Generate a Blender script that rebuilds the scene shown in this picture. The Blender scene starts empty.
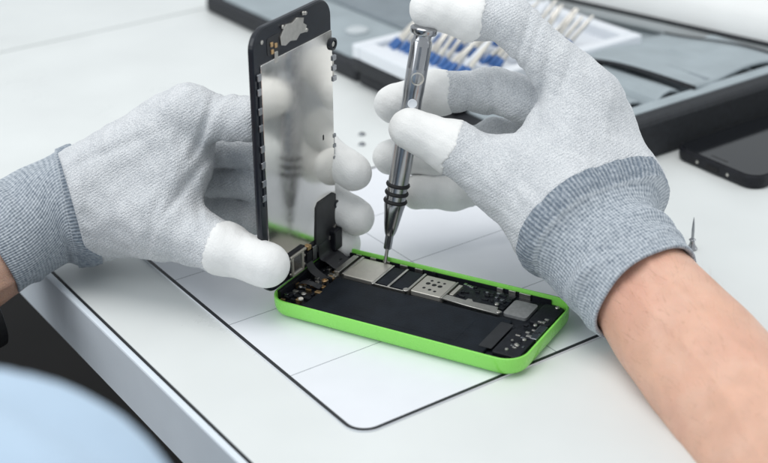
import bpy, bmesh, math, random
import numpy as np
from mathutils import Matrix, Vector

random.seed(7)
S = 0.001                       # everything below is written in millimetres
scene = bpy.context.scene
col = scene.collection

# ------------------------------------------------------------------ camera
F_PX, PITCH, YAW, ROLL = 1366.912, 0.45410, -0.54290, -0.0376
CAM = np.array([321.706, -431.067, 301.054])
_cp, _sp, _cy, _sy = math.cos(PITCH), math.sin(PITCH), math.cos(YAW), math.sin(YAW)
FWD = np.array([_sy*_cp, _cy*_cp, -_sp])
_r0 = np.array([_cy, -_sy, 0.0]); _u0 = np.cross(_r0, FWD)
RGT = _r0*math.cos(ROLL) + _u0*math.sin(ROLL)
UPV = -_r0*math.sin(ROLL) + _u0*math.cos(ROLL)

cam_d = bpy.data.cameras.new('camera'); cam = bpy.data.objects.new('camera', cam_d); col.objects.link(cam)
cam_d.sensor_width = 36.0; cam_d.lens = F_PX/768*36.0
cam_d.clip_start = 0.02; cam_d.clip_end = 50
m = Matrix.Identity(4)
for i in range(3):
    m[i][0], m[i][1], m[i][2], m[i][3] = RGT[i], UPV[i], -FWD[i], CAM[i]*S
cam.matrix_world = m
cam_d.dof.use_dof = True; cam_d.dof.focus_distance = 0.605; cam_d.dof.aperture_fstop = 9.0
scene.camera = cam

# ------------------------------------------------------------------ world and lamps
world = bpy.data.worlds.new('World'); scene.world = world; world.use_nodes = True
bgn = world.node_tree.nodes['Background']
bgn.inputs[0].default_value = (0.90, 0.955, 1.0, 1); bgn.inputs[1].default_value = 0.69
def area_lamp(name, loc, target, sx, sy, power, color):
    l = bpy.data.lights.new(name, 'AREA'); l.shape = 'RECTANGLE'; l.size = sx; l.size_y = sy
    l.energy = power; l.color = color
    o = bpy.data.objects.new(name, l); col.objects.link(o); o.location = loc
    d = Vector(target) - Vector(loc); o.rotation_euler = d.to_track_quat('-Z', 'Y').to_euler()
    return o
area_lamp('ceiling_lamp', (0.0, -0.05, 1.4), (0.03, 0.08, 0), 1.0, 0.9, 9.4, (1.0, 0.985, 0.96))
area_lamp('window_lamp', (1.25, 0.95, 0.75), (0.1, 0.1, 0.05), 0.8, 0.9, 3.0, (0.93, 0.97, 1.0))
area_lamp('side_fill_lamp', (-0.75, -1.15, 0.85), (0, 0, 0.05), 1.0, 1.0, 8.0, (0.94, 0.975, 1.0))  # added fill for the table edge and glove sides, not a known window
scene.view_settings.view_transform = 'Standard'; scene.view_settings.look = 'None'
scene.view_settings.exposure = 0.0; scene.view_settings.gamma = 1.0
scene.view_settings.use_curve_mapping = False
scene.render.engine = 'CYCLES'

# ------------------------------------------------------------------ pixel helpers (768 x 463 photograph)
def ray(u, v): return (u-384)/F_PX*RGT - (v-231.5)/F_PX*UPV + FWD
def at_depth(u, v, d): return CAM + d*ray(u, v)
def at_plane(u, v, p0, n):
    d = ray(u, v); return CAM + d*(np.dot(np.array(p0)-CAM, n)/np.dot(d, n))
TA = math.radians(-25.5); EX = np.array([math.cos(TA), math.sin(TA), 0]); EY = np.array([-math.sin(TA), math.cos(TA), 0])
def st(s, t, z=0): return EX*s + EY*t + np.array([0, 0, z])

A_ = np.array
# ------------------------------------------------------------------ materials
def mat(name, color, rough=0.5, metal=0.0, var=0.0, vscale=300, bump=0.0, bscale=600, coat=0.0, spec=None, sss=0.0, sheen=0.0, detail=3.0):
    m = bpy.data.materials.new(name); m.use_nodes = True
    nt = m.node_tree; b = nt.nodes['Principled BSDF']
    b.inputs['Base Color'].default_value = (*color, 1); b.inputs['Roughness'].default_value = rough; b.inputs['Metallic'].default_value = metal
    b.inputs['Coat Weight'].default_value = coat; b.inputs['Coat Roughness'].default_value = 0.08
    if spec is not None: b.inputs['Specular IOR Level'].default_value = spec
    if sss: b.inputs['Subsurface Weight'].default_value = sss; b.inputs['Subsurface Radius'].default_value = (0.006, 0.0025, 0.0012); b.inputs['Subsurface Scale'].default_value = 1.0
    if sheen: b.inputs['Sheen Weight'].default_value = sheen; b.inputs['Sheen Roughness'].default_value = 0.5
    tc = nt.nodes.new('ShaderNodeTexCoord')
    if var:
        n = nt.nodes.new('ShaderNodeTexNoise'); n.inputs['Scale'].default_value = vscale; n.inputs['Detail'].default_value = detail
        nt.links.new(tc.outputs['Object'], n.inputs['Vector'])
        r = nt.nodes.new('ShaderNodeValToRGB'); r.color_ramp.elements[0].position = 0.3; r.color_ramp.elements[1].position = 0.7
        r.color_ramp.elements[0].color = (*[c*(1-var) for c in color], 1); r.color_ramp.elements[1].color = (*[min(1, c*(1+var)) for c in color], 1)
        nt.links.new(n.outputs['Fac'], r.inputs['Fac']); nt.links.new(r.outputs['Color'], b.inputs['Base Color'])
    if bump:
        n2 = nt.nodes.new('ShaderNodeTexNoise'); n2.inputs['Scale'].default_value = bscale; n2.inputs['Detail'].default_value = 2
        nt.links.new(tc.outputs['Object'], n2.inputs['Vector'])
        bp = nt.nodes.new('ShaderNodeBump'); bp.inputs['Strength'].default_value = bump; bp.inputs['Distance'].default_value = 0.0006
        nt.links.new(n2.outputs['Fac'], bp.inputs['Height']); nt.links.new(bp.outputs['Normal'], b.inputs['Normal'])
    return m

def knit_mat(name, light, dark, amount):
    """jersey knit: tiny loops (voronoi relief) and a mottled two-yarn colour"""
    m = bpy.data.materials.new(name); m.use_nodes = True; nt = m.node_tree; N = nt.nodes.new; L = nt.links.new
    b = nt.nodes['Principled BSDF']; b.inputs['Roughness'].default_value = 0.95; b.inputs['Specular IOR Level'].default_value = 0.15
    b.inputs['Sheen Weight'].default_value = 0.15
    tc = N('ShaderNodeTexCoord')
    v = N('ShaderNodeTexVoronoi'); v.inputs['Scale'].default_value = 1500; L(tc.outputs['Object'], v.inputs['Vector'])
    n = N('ShaderNodeTexNoise'); n.inputs['Scale'].default_value = 1700; n.inputs['Detail'].default_value = 2; L(tc.outputs['Object'], n.inputs['Vector'])
    n3 = N('ShaderNodeTexNoise'); n3.inputs['Scale'].default_value = 90; n3.inputs['Detail'].default_value = 3; L(tc.outputs['Object'], n3.inputs['Vector'])
    r = N('ShaderNodeValToRGB'); r.color_ramp.elements[0].position = 0.36; r.color_ramp.elements[1].position = 0.62
    r.color_ramp.elements[0].color = (*dark, 1); r.color_ramp.elements[1].color = (*light, 1)
    ad = N('ShaderNodeMath'); ad.operation = 'MULTIPLY_ADD'; L(n3.outputs['Fac'], ad.inputs[0]); ad.inputs[1].default_value = 0.35
    sb = N('ShaderNodeMath'); sb.operation = 'SUBTRACT'; L(n.outputs['Fac'], sb.inputs[0]); sb.inputs[1].default_value = 0.175
    L(sb.outputs[0], ad.inputs[2]); L(ad.outputs[0], r.inputs['Fac'])
    L(r.outputs['Color'], b.inputs['Base Color'])
    bp = N('ShaderNodeBump'); bp.inputs['Strength'].default_value = amount; bp.inputs['Distance'].default_value = 0.0006; bp.invert = True
    dt = N('ShaderNodeVectorMath'); dt.operation = 'DOT_PRODUCT'; L(tc.outputs['Object'], dt.inputs[0]); dt.inputs[1].default_value = tuple(float(x) for x in (UPV*0.85-RGT*0.5)*2*math.pi/0.00125)
    wob = N('ShaderNodeTexNoise'); wob.inputs['Scale'].default_value = 60; L(tc.outputs['Object'], wob.inputs['Vector'])
    wm_ = N('ShaderNodeMath'); wm_.operation = 'MULTIPLY_ADD'; L(wob.outputs['Fac'], wm_.inputs[0]); wm_.inputs[1].default_value = 14; L(dt.outputs['Value'], wm_.inputs[2])
    sn = N('ShaderNodeMath'); sn.operation = 'SINE'; L(wm_.outputs[0], sn.inputs[0])
    hh = N('ShaderNodeMath'); hh.operation = 'MULTIPLY_ADD'; L(sn.outputs[0], hh.inputs[0]); hh.inputs[1].default_value = 0.16; L(v.outputs['Distance'], hh.inputs[2])
    L(hh.outputs[0], bp.inputs['Height']); L(bp.outputs['Normal'], b.inputs['Normal'])
    return m

def cuff_mat(name, light, dark):
    """ribbed knit from the tube's own uv: x runs round the wrist, y along it in millimetres"""
    m = bpy.data.materials.new(name); m.use_nodes = True; nt = m.node_tree; N = nt.nodes.new; L = nt.links.new
    b = nt.nodes['Principled BSDF']; b.inputs['Roughness'].default_value = 0.95; b.inputs['Specular IOR Level'].default_value = 0.15
    b.inputs['Sheen Weight'].default_value = 0.15
    tc = N('ShaderNodeTexCoord'); sp = N('ShaderNodeSeparateXYZ'); L(tc.outputs['UV'], sp.inputs[0])
    def math_(op, a, bb=None):
        x = N('ShaderNodeMath'); x.operation = op
        for i, q in enumerate((a, bb)):
            if q is None: continue
            if isinstance(q, (int, float)): x.inputs[i].default_value = q
            else: L(q, x.inputs[i])
        return x.outputs[0]
    rib = math_('SINE', math_('MULTIPLY', sp.outputs['X'], 2*math.pi*112))
    row = math_('SINE', math_('MULTIPLY', sp.outputs['Y'], 2*math.pi/1.75))
    ns = N('ShaderNodeTexNoise'); ns.inputs['Scale'].default_value = 700; ns.inputs['Detail'].default_value = 2; L(tc.outputs['Object'], ns.inputs['Vector'])
    band = N('ShaderNodeMapRange'); band.clamp = True; L(sp.outputs['Y'], band.inputs['Value'])
    band.inputs['From Min'].default_value = 7.5; band.inputs['From Max'].default_value = 9.0; band.inputs['To Min'].default_value = 0; band.inputs['To Max'].default_value = 1
    pat = math_('ADD', math_('MULTIPLY', rib, 0.13), math_('MULTIPLY', math_('MULTIPLY', row, band.outputs[0]), 0.09))
    base = math_('ADD', math_('MULTIPLY', band.outputs[0], 0.21), 0.28)
    tot = math_('ADD', math_('ADD', pat, base), math_('MULTIPLY', math_('SUBTRACT', ns.outputs['Fac'], 0.5), 0.9))
    r = N('ShaderNodeValToRGB'); r.color_ramp.elements[0].position = 0.12; r.color_ramp.elements[1].position = 0.85
    r.color_ramp.elements[0].color = (*dark, 1); r.color_ramp.elements[1].color = (*light, 1)
    L(tot, r.inputs['Fac']); L(r.outputs['Color'], b.inputs['Base Color'])
    bp = N('ShaderNodeBump'); bp.inputs['Strength'].default_value = 0.6; bp.inputs['Distance'].default_value = 0.0005
    L(tot, bp.inputs['Height']); L(bp.outputs['Normal'], b.inputs['Normal'])
    return m

M = {}
M['table'] = mat('white_laminate', (0.735, 0.76, 0.75), 0.38, var=0.035, vscale=14, bump=0.03, bscale=900)
M['edge'] = mat('grey_edge_band', (0.74, 0.80, 0.86), 0.33, var=0.03, vscale=40, bump=0.03, bscale=500)
M['joint'] = mat('black_joint', (0.015, 0.017, 0.02), 0.6)
M['seam'] = mat('grey_seam', (0.20, 0.215, 0.21), 0.7)
M['mat'] = mat('white_mat', (0.785, 0.805, 0.845), 0.42, var=0.02, vscale=40, bump=0.03, bscale=1200)
M['mat_black'] = mat('mat_border_ink', (0.018, 0.02, 0.025), 0.5)
M['mat_grey'] = mat('mat_grid_ink', (0.30, 0.32, 0.35), 0.5)
M['green'] = mat('green_plastic', (0.26, 0.74, 0.11), 0.27, coat=0.3, var=0.02, vscale=60, bump=0.02, bscale=700)
M['black'] = mat('black_plastic', (0.009, 0.010, 0.014), 0.45, spec=0.3, var=0.3, vscale=300, bump=0.1, bscale=900)
M['battery'] = mat('battery_wrap', (0.009, 0.012, 0.017), 0.45, spec=0.15, var=0.25, vscale=120, bump=0.12, bscale=1100)
M['board'] = mat('circuit_board', (0.008, 0.010, 0.014), 0.5, spec=0.3, var=0.5, vscale=500, bump=0.4, bscale=900)
M['steel'] = mat('brushed_steel', (0.62, 0.60, 0.56), 0.36, 1.0, var=0.08, vscale=500)
M['shield'] = mat('shield_tin', (0.66, 0.63, 0.57), 0.42, 0.85, var=0.05, vscale=300)
M['mirror'] = mat('display_back_plate', (0.89, 0.87, 0.83), 0.135, 1.0)
M['chrome'] = mat('polished_steel', (0.38, 0.385, 0.40), 0.2, 1.0, var=0.04, vscale=300)
M['dchrome'] = mat('dark_steel', (0.32, 0.33, 0.35), 0.25, 1.0, var=0.1, vscale=400)
M['gold'] = mat('gold_contact', (0.75, 0.50, 0.26), 0.35, 1.0)
M['glass'] = mat('black_glass', (0.006, 0.007, 0.009), 0.07, spec=0.6)
M['frame'] = mat('display_frame', (0.010, 0.013, 0.020), 0.32, var=0.2, vscale=200)
M['flex'] = mat('flex_cable', (0.018, 0.019, 0.022), 0.42, var=0.2, vscale=200)
M['sticker'] = mat('grey_sticker', (0.20, 0.205, 0.205), 0.6, var=0.12, vscale=700)
M['rubber'] = mat('black_rubber', (0.012, 0.012, 0.013), 0.6)
M['hole'] = mat('hole_dark', (0.006, 0.006, 0.007), 0.7)
M['knit'] = knit_mat('grey_knit', (0.725, 0.74, 0.755), (0.535, 0.555, 0.58), 0.55)
M['coating'] = mat('white_coating', (0.86, 0.86, 0.845), 0.62, var=0.03, vscale=160, bump=0.35, bscale=1300)
M['cuff'] = cuff_mat('grey_rib_knit', (0.60, 0.64, 0.68), (0.16, 0.195, 0.24))
M['skin'] = mat('skin', (0.73, 0.435, 0.315), 0.42, var=0.06, vscale=110, bump=0.5, bscale=1500, sss=0.25)
def add_gloss_wear(m, lo, hi, scale):
    nt = m.node_tree; b = nt.nodes['Principled BSDF']; tc = nt.nodes.new('ShaderNodeTexCoord'); n = nt.nodes.new('ShaderNodeTexNoise')
    n.inputs['Scale'].default_value = scale; n.inputs['Detail'].default_value = 6; n.inputs['Roughness'].default_value = 0.65; nt.links.new(tc.outputs['Object'], n.inputs['Vector'])
    r = nt.nodes.new('ShaderNodeMapRange'); r.inputs['From Min'].default_value = 0.35; r.inputs['From Max'].default_value = 0.65; r.inputs['To Min'].default_value = lo; r.inputs['To Max'].default_value = hi
    nt.links.new(n.outputs['Fac'], r.inputs['Value']); nt.links.new(r.outputs['Result'], b.inputs['Roughness'])
add_gloss_wear(M['table'], 0.26, 0.5, 18); add_gloss_wear(M['mat'], 0.3, 0.55, 30); add_gloss_wear(M['green'], 0.2, 0.36, 120); add_gloss_wear(M['mirror'], 0.10, 0.17, 90); add_gloss_wear(M['skin'], 0.36, 0.52, 160)
def skin_tone(m):
    nt = m.node_tree; b = nt.nodes['Principled BSDF']; src = b.inputs['Base Color'].links[0].from_socket; tc = nt.nodes.new('ShaderNodeTexCoord'); prev = src
    for sc, lo, hi, colr, amt in ((22, 0.45, 0.7, (0.70, 0.36, 0.27), 0.55), (420, 0.62, 0.72, (0.50, 0.26, 0.17), 0.30), (60, 0.5, 0.75, (0.80, 0.54, 0.42), 0.5)):
        n = nt.nodes.new('ShaderNodeTexNoise'); n.inputs['Scale'].default_value = sc; n.inputs['Detail'].default_value = 4; nt.links.new(tc.outputs['Object'], n.inputs['Vector'])
        r = nt.nodes.new('ShaderNodeMapRange'); r.inputs['From Min'].default_value = lo; r.inputs['From Max'].default_value = hi; r.inputs['To Max'].default_value = amt; nt.links.new(n.outputs['Fac'], r.inputs['Value'])
        mx = nt.nodes.new('ShaderNodeMix'); mx.data_type = 'RGBA'; nt.links.new(r.outputs['Result'], mx.inputs[0]); nt.links.new(prev, mx.inputs[6]); mx.inputs[7].default_value = (*colr, 1); prev = mx.outputs[2]
    nt.links.new(prev, b.inputs['Base Color'])
skin_tone(M['skin'])
M['shirt'] = mat('blue_cotton', (0.48, 0.61, 0.75), 0.9, var=0.04, vscale=60, bump=0.4, bscale=1500)
M['hair'] = mat('fine_hair', (0.34, 0.19, 0.11), 0.5)
M['floor'] = mat('dark_floor', (0.010, 0.008, 0.007), 0.8, var=0.4, vscale=6)
M['case_black'] = mat('black_nylon', (0.012, 0.014, 0.018), 0.6, var=0.3, vscale=300, bump=0.5, bscale=1000)
M['lining'] = mat('grey_lining', (0.34, 0.39, 0.415), 0.75, var=0.08, vscale=50, bump=0.4, bscale=900)
M['lining_dark'] = mat('dark_lining', (0.22, 0.255, 0.28), 0.8, var=0.1, vscale=60, bump=0.4, bscale=900)
M['tray'] = mat('white_tray_plastic', (0.76, 0.79, 0.83), 0.35)
M['snap'] = mat('pale_snap', (0.52, 0.56, 0.58), 0.5)
M['blue'] = mat('blue_plastic', (0.04, 0.13, 0.36), 0.4)
M['ivory'] = mat('ivory_plastic', (0.68, 0.65, 0.58), 0.4)
M['pouch'] = mat('white_vinyl', (0.80, 0.81, 0.80), 0.5, var=0.02, vscale=30)

# ------------------------------------------------------------------ object helpers
def new_obj(name, verts, faces, material, parent=None, smooth=False, uvs=None):
    me = bpy.data.meshes.new(name)
    me.from_pydata([tuple(np.asarray(v, float)*S) for v in verts], [], [tuple(int(i) for i in f) for f in faces])
    if smooth: me.polygons.foreach_set('use_smooth', [True]*len(me.polygons))
    if uvs is not None:
        uvl = me.uv_layers.new(name='UVMap'); uvl.data.foreach_set('uv', np.asarray(uvs, np.float32).ravel())
    me.update()
    me.materials.append(M[material])
    o = bpy.data.objects.new(name, me); col.objects.link(o)
    if parent is not None: o.parent = parent
    return o
def big_obj(name, verts, quads, material, parent=None):
    me = bpy.data.meshes.new(name); nv, nf = len(verts), len(quads)
    me.vertices.add(nv); me.vertices.foreach_set('co', (np.asarray(verts, np.float32)*S).ravel())
    me.loops.add(nf*4); me.loops.foreach_set('vertex_index', np.asarray(quads, np.int32).ravel())
    me.polygons.add(nf); me.polygons.foreach_set('loop_start', np.arange(nf, dtype=np.int32)*4)
    me.polygons.foreach_set('use_smooth', np.ones(nf, bool)); me.update(calc_edges=True); me.validate()
    me.materials.append(M[material])
    o = bpy.data.objects.new(name, me); col.objects.link(o)
    if parent is not None: o.parent = parent
    return o
def thing(name, label, cat, loc=(0, 0, 0), rotz=0.0, group=None):
    o = bpy.data.objects.new(name, None); col.objects.link(o); o.empty_display_size = 0.01
    o.location = [c*S for c in loc]; o.rotation_euler = (0, 0, rotz)
    tag(o, label, cat, group); return o
def tag(o, label, cat, group=None):
    o['label'] = label; o['category'] = cat
    if group: o['group'] = group
    return o
def rr(x0, x1, y0, y1, r, n=7):
    """rounded rectangle outline, counter-clockwise"""
    r = min(r, (x1-x0)/2-1e-3, (y1-y0)/2-1e-3); P = []
    for cx, cy, a0 in ((x1-r, y1-r, 0), (x0+r, y1-r, 90), (x0+r, y0+r, 180), (x1-r, y0+r, 270)):
        for k in range(n+1):
            a = math.radians(a0+90*k/n); P.append((cx+r*math.cos(a), cy+r*math.sin(a)))
    return P
def loft(rings, cap0=True, cap1=True):
    n = len(rings[0]); V = [p for r in rings for p in r]; Fc = []
    for i in range(len(rings)-1):
        for k in range(n):
            a, b = i*n+k, i*n+(k+1) % n; Fc.append((a, b, b+n, a+n))
    if cap0: Fc.append(tuple(reversed(range(n))))
    if cap1: Fc.append(tuple(range((len(rings)-1)*n, len(rings)*n)))
    return V, Fc
def slab(name, x0, x1, y0, y1, z0, z1, material, parent, r=0.4, b=0.15, place=None, n=4):
    """flat rounded plate with chamfered top edge"""
    def ring(i, z): return [(x, y, z) for x, y in rr(x0+i, x1-i, y0+i, y1-i, max(r-i, 0.02), n)]
    b = min(b, (z1-z0)*0.45, (x1-x0)*0.3, (y1-y0)*0.3)
    V, Fc = loft([ring(b*.5, z0), ring(0, z0+b*.5), ring(0, z1-b), ring(b*.3, z1-b*.3), ring(b, z1)])
    if place: V = [place(p) for p in V]
    return new_obj(name, V, Fc, material, parent)
def poly_plate(name, pts, z0, z1, material, parent, place=None, b=0.12):
    c = np.mean(pts, 0)
    def ring(i, z): 
        out = []
        for p in pts:
            d = np.array(p)-c; l = np.linalg.norm(d); q = c+d*(1-i/max(l, 1e-6)); out.append((q[0], q[1], z))
        return out
    V, Fc = loft([ring(0, z0), ring(0, z1-b), ring(b, z1)])
    if place: V = [place(p) for p in V]
    return new_obj(name, V, Fc, material, parent)
def lathe(name, prof, material, parent, p0=(0, 0, 0), axis=(0, 0, 1), n=28, smooth=True):
    ax = np.array(axis, float); ax /= np.linalg.norm(ax); p0 = np.array(p0, float)
    e = np.cross(ax, [0, 0, 1.0]); e = np.array([1.0, 0, 0]) if np.linalg.norm(e) < 1e-6 else e/np.linalg.norm(e); f = np.cross(ax, e)
    rings = [[p0+ax*h+(e*math.cos(2*math.pi*k/n)+f*math.sin(2*math.pi*k/n))*r for k in range(n)] for r, h in prof]
    V, Fc = loft(rings)
    o = new_obj(name, V, Fc, material, parent)
    if smooth:
        for p in o.data.polygons: p.use_smooth = len(p.vertices) == 4
        try: o.data.set_sharp_from_angle(angle=math.radians(35))
        except Exception: pass
    return o
def strip(name, path, width_dir, w, th, material, parent):
    """ribbon of width w along a 3-d path"""
    P = [np.array(p, float) for p in path]; wd = np.array(width_dir, float); wd /= np.linalg.norm(wd); rings = []
    for i, p in enumerate(P):
        t = P[min(i+1, len(P)-1)]-P[max(i-1, 0)]; t /= np.linalg.norm(t); n = np.cross(t, wd); n /= np.linalg.norm(n)
        rings.append([p-wd*w/2-n*th/2, p+wd*w/2-n*th/2, p+wd*w/2+n*th/2, p-wd*w/2+n*th/2])
    V, Fc = loft(rings); return new_obj(name, V, Fc, material, parent)
def spline(pts, n):
    P = [np.array(p, float) for p in pts]; P = [2*P[0]-P[1]]+P+[2*P[-1]-P[-2]]; out = []
    for i in range(1, len(P)-2):
        for k in range(n):
            t = k/n; a, b, c, d = P[i-1:i+3]
            out.append(0.5*((2*b)+(-a+c)*t+(2*a-5*b+4*c-d)*t*t+(-a+3*b-3*c+d)*t**3))
    out.append(P[-2]); return out

# ------------------------------------------------------------------ the setting: floor, table
fl = new_obj('floor', [(-6000, -6000, -720), (6000, -6000, -720), (6000, 6000, -720), (-6000, 6000, -720)], [(0, 1, 2, 3)], 'floor'); fl['kind'] = 'structure'

table = thing('work_table', 'large white laminate work table with grey edge band and thin black joint line', 'table', (0, 0, -720), TA)
def tz(p): return (p[0], p[1], p[2]+720)
SEAM = -446
slab('tabletop', SEAM+1.2, 900, -61.0, 1500, -30, 0, 'table', table, r=0.5, b=0.3, place=tz)
slab('tabletop', -1500, SEAM-1.2, -61.0, 1500, -30, 0, 'table', table, r=0.5, b=0.3, place=tz)
slab('seam_strip', SEAM-1.15, SEAM+1.15, -61.0, 1500, -29, -0.7, 'seam', table, r=0.1, b=0.1, place=tz)
slab('joint_line', -1500, 900, -62.2, -61.05, -29, -0.55, 'joint', table, r=0.1, b=0.1, place=tz)
slab('edge_band', -1500, 900, -65.6, -62.25, -30.4, -0.1, 'edge', table, r=0.3, b=1.1, place=tz)
for s in (-1440, 840):
    for t in (40, 1440):
        slab('leg', s-20, s+20, t-20, t+20, -720, -30.5, 'edge', table, r=3, b=1, place=tz)

wm = thing('work_mat', 'white repair mat with black outline and fine grey grid on the table', 'mat', (0, 0, 0), TA)
MS0, MS1, MT0, MT1 = -108.5, 104.3, -21.0, 145.0
slab('mat_sheet', MS0, MS1, MT0, MT1, 0.02, 0.9, 'mat', wm, r=10, b=0.2, n=10)
def ring_band(name, i0, i1, z, material, parent):
    A = rr(MS0+i0, MS1-i0, MT0+i0, MT1-i0, 10-i0, 10); B = rr(MS0+i1, MS1-i1, MT0+i1, MT1-i1, 10-i1, 10); n = len(A)
    V = [(x, y, z) for x, y in A]+[(x, y, z) for x, y in B]
    V += [(x, y, z-0.06) for x, y in A]+[(x, y, z-0.06) for x, y in B]
    Fc = [(k, (k+1) % n, n+(k+1) % n, n+k) for k in range(n)]
    Fc += [(2*n+k, 2*n+(k+1) % n, (k+1) % n, k) for k in range(n)]
    return new_obj(name, V, Fc, material, parent)
ring_band('border_line', 0.05, 1.75, 0.96, 'mat_black', wm)
for s in (50.8, -2.3, -55.4):
    slab('grid_line', s-0.2, s+0.2, MT0+1.8, MT1-1.8, 0.85, 0.94, 'mat_grey', wm, r=0.05, b=0.02, n=1)
slab('grid_line', MS0+1.8, MS1-1.8, 79.8, 80.2, 0.85, 0.932, 'mat_grey', wm, r=0.05, b=0.02, n=1)

# ------------------------------------------------------------------ the opened green phone
MATZ = 0.98
ph = thing('opened_smartphone', 'opened smartphone with bright green shell, battery and circuit board exposed', 'smartphone', (0, 0, MATZ))
X0, X1, Y0, Y1 = -1.0, 123.4, -1.0, 58.2
def pring(i, z): return [(x, y, z) for x, y in rr(X0+i, X1-i, Y0+i, Y1-i, 10.2-min(i, 6), 9)]
V, Fc = loft([pring(6, 0.0), pring(3.2, 0.08), pring(1.7, 0.7), pring(0.7, 1.8), pring(0.18, 3.4), pring(0, 5.2), pring(0.0, 7.9), pring(0.12, 8.45), pring(0.45, 8.6), pring(0.9, 8.55), pring(1.05, 8.2), pring(1.15, 3.9), pring(1.6, 3.7)])
shell = new_obj('back_shell', V, Fc, 'green', ph, smooth=True)
try: shell.data.set_sharp_from_angle(angle=math.radians(50))
except Exception: pass
def inner(i, z): return [(x, y, z) for x, y in rr(X0+1.35+i, X1-1.35-i, Y0+1.35+i, Y1-1.35-i, 8.6, 9)]
V, Fc = loft([inner(0, 3.72), inner(0, 4.5), inner(0.5, 4.7)])
new_obj('chassis_tray', V, Fc, 'board', ph)
# black lining along near side and right end just under the rim
bt = slab('battery', 15.5, 104.5, 3.0, 33.6, 4.72, 6.3, 'battery', ph, r=1.2, b=0.5)
slab('battery_label', 24, 90, 7, 29, 6.29, 6.36, 'battery', bt, r=0.6, b=0.03)
slab('pull_tab', 100.5, 106.5, 8, 30, 6.28, 6.5, 'flex', bt, r=0.6, b=0.05)
sh1 = slab('shield_can', 16.5, 33.0, 36.2, 54.6, 4.72, 6.75, 'shield', ph, r=0.8, b=0.3)
slab('shield_rib', 16.2, 17.4, 36.0, 54.8, 4.75, 7.3, 'steel', sh1, r=0.3, b=0.15)
slab('chip', 34.3, 40.5, 36.8, 53.6, 4.72, 6.35, 'battery', ph, r=0.4, b=0.15)
slab('chip', 42.0, 49.6, 36.8, 53.6, 4.72, 6.35, 'battery', ph, r=0.4, b=0.15)
slab('chip_frame', 40.7, 41.8, 35.6, 54.0, 4.72, 6.85, 'steel', ph, r=0.2, b=0.1)
slab('chip_frame', 33.2, 34.1, 35.6, 54.4, 4.72, 6.8, 'steel', ph, r=0.2, b=0.1)
slab('chip_frame', 33.2, 50.2, 34.9, 35.5, 4.72, 6.7, 'steel', ph, r=0.2, b=0.1)
sim = slab('sim_reader', 52.2, 67.4, 36.4, 52.4, 4.72, 7.0, 'shield', ph, r=0.6, b=0.25)
slab('reader_rail', 50.6, 51.8, 35.6, 53.0, 4.72, 7.25, 'steel', ph, r=0.3, b=0.12)
slab('reader_rail', 67.7, 68.5, 36.0, 52.4, 4.72, 7.2, 'steel', ph, r=0.3, b=0.12)
for i, (hx, hy, hr) in enumerate([(56.8, 48.6, 0.75), (60.2, 48.6, 0.75), (63.2, 48.6, 0.7), (56.4, 45.6, 1.15), (59.6, 45.4, 1.15), (62.6, 45.3, 1.15), (56.6, 41.2, 0.8), (59.8, 40.6, 0.85), (62.6, 40.2, 0.75)]):
    lathe('contact_hole', [(hr, 6.9), (hr, 7.03)], 'hole', sim, (hx, hy, 0), n=12)
slab('side_plate', 69.4, 71.4, 41.2, 51.0, 4.72, 6.9, 'shield', ph, r=0.3, b=0.15)
br = poly_plate('flex_bracket', [(68.4, 36.3), (81.5, 35.2), (96.4, 34.6), (97.2, 37.4), (94.6, 38.0), (94.0, 40.2), (90.0, 40.0), (82.0, 39.6), (80.6, 41.4), (78.8, 41.2), (78.4, 39.4), (68.6, 40.2)], 6.3, 7.0, 'steel', ph)
def screw(parent, x, y, z, r=1.0, mt='steel', name='screw'):
    o = lathe(name, [(r*0.9, z-0.7), (r, z-0.1), (r*0.85, z+0.15), (r*0.35, z+0.2), (r*0.3, z-0.05)], mt, parent, (x, y, 0), n=16)
    return o
screw(ph, 96.0, 36.6, 7.0, 1.1); screw(ph, 92.2, 42.6, 6.9, 1.0); screw(ph, 50.6, 35.4, 7.5, 1.5); screw(ph, 33.6, 35.2, 7.0, 1.0)
slab('logic_board', 70.0, 96.0, 41.6, 55.4, 4.72, 5.5, 'board', ph, r=0.6, b=0.2)
slab('speaker_sticker', 97.4, 108.6, 37.6, 51.0, 4.72, 6.2, 'sticker', ph, r=1.4, b=0.12)
for k, (x0_, x1_) in enumerate([(12.2, 15.0), (20, 23), (27, 30.5), (36, 40), (44, 48), (53, 55), (86, 89), (91.8, 95.2), (97.0, 102.5)]):
    slab('side_clip', x0_, x1_, 55.4, 56.3, 4.72, 7.3, 'steel' if k not in (5,) else 'black', ph, r=0.15, b=0.1)
slab('side_rail', 8, 112, 56.35, 56.8, 3.9, 6.9, 'black', ph, r=0.1, b=0.05)
slab('side_rail', 10, 112, 0.4, 1.6, 3.9, 7.2, 'black', ph, r=0.1, b=0.05)
slab('end_rail', 0.2, 2.2, 7, 50, 3.9, 8.5, 'black', ph, r=0.3, b=0.2)
slab('speaker_box', 107.5, 119.6, 6.0, 27.0, 4.72, 6.6, 'black', ph, r=1.2, b=0.3)
slab('dock_connector', 116.8, 120.4, 22.5, 34.5, 4.72, 6.9, 'dchrome', ph, r=0.6, b=0.2)
slab('antenna_box', 110.5, 120.2, 36.0, 53.0, 4.72, 6.4, 'black', ph, r=1.5, b=0.3)
for (x, y, r_) in [(114.6, 15.2, 1.0), (115.8, 20.4, 0.95), (114.9, 33.4, 0.9), (117.2, 51.6, 1.1), (112.6, 10.0, 0.8), (111.6, 17.6, 0.6)]:
    screw(ph, x, y, 6.95, r_)
for k in range(26):
    x = random.uniform(110, 119); y = random.uniform(9, 40)
    slab('component', x, x+random.uniform(0.8, 2.4), y, y+random.uniform(0.7, 1.6), 6.2, 6.75+random.uniform(0, .4), random.choice(['steel', 'dchrome', 'black', 'board']), ph, r=0.1, b=0.08, n=1)
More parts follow.
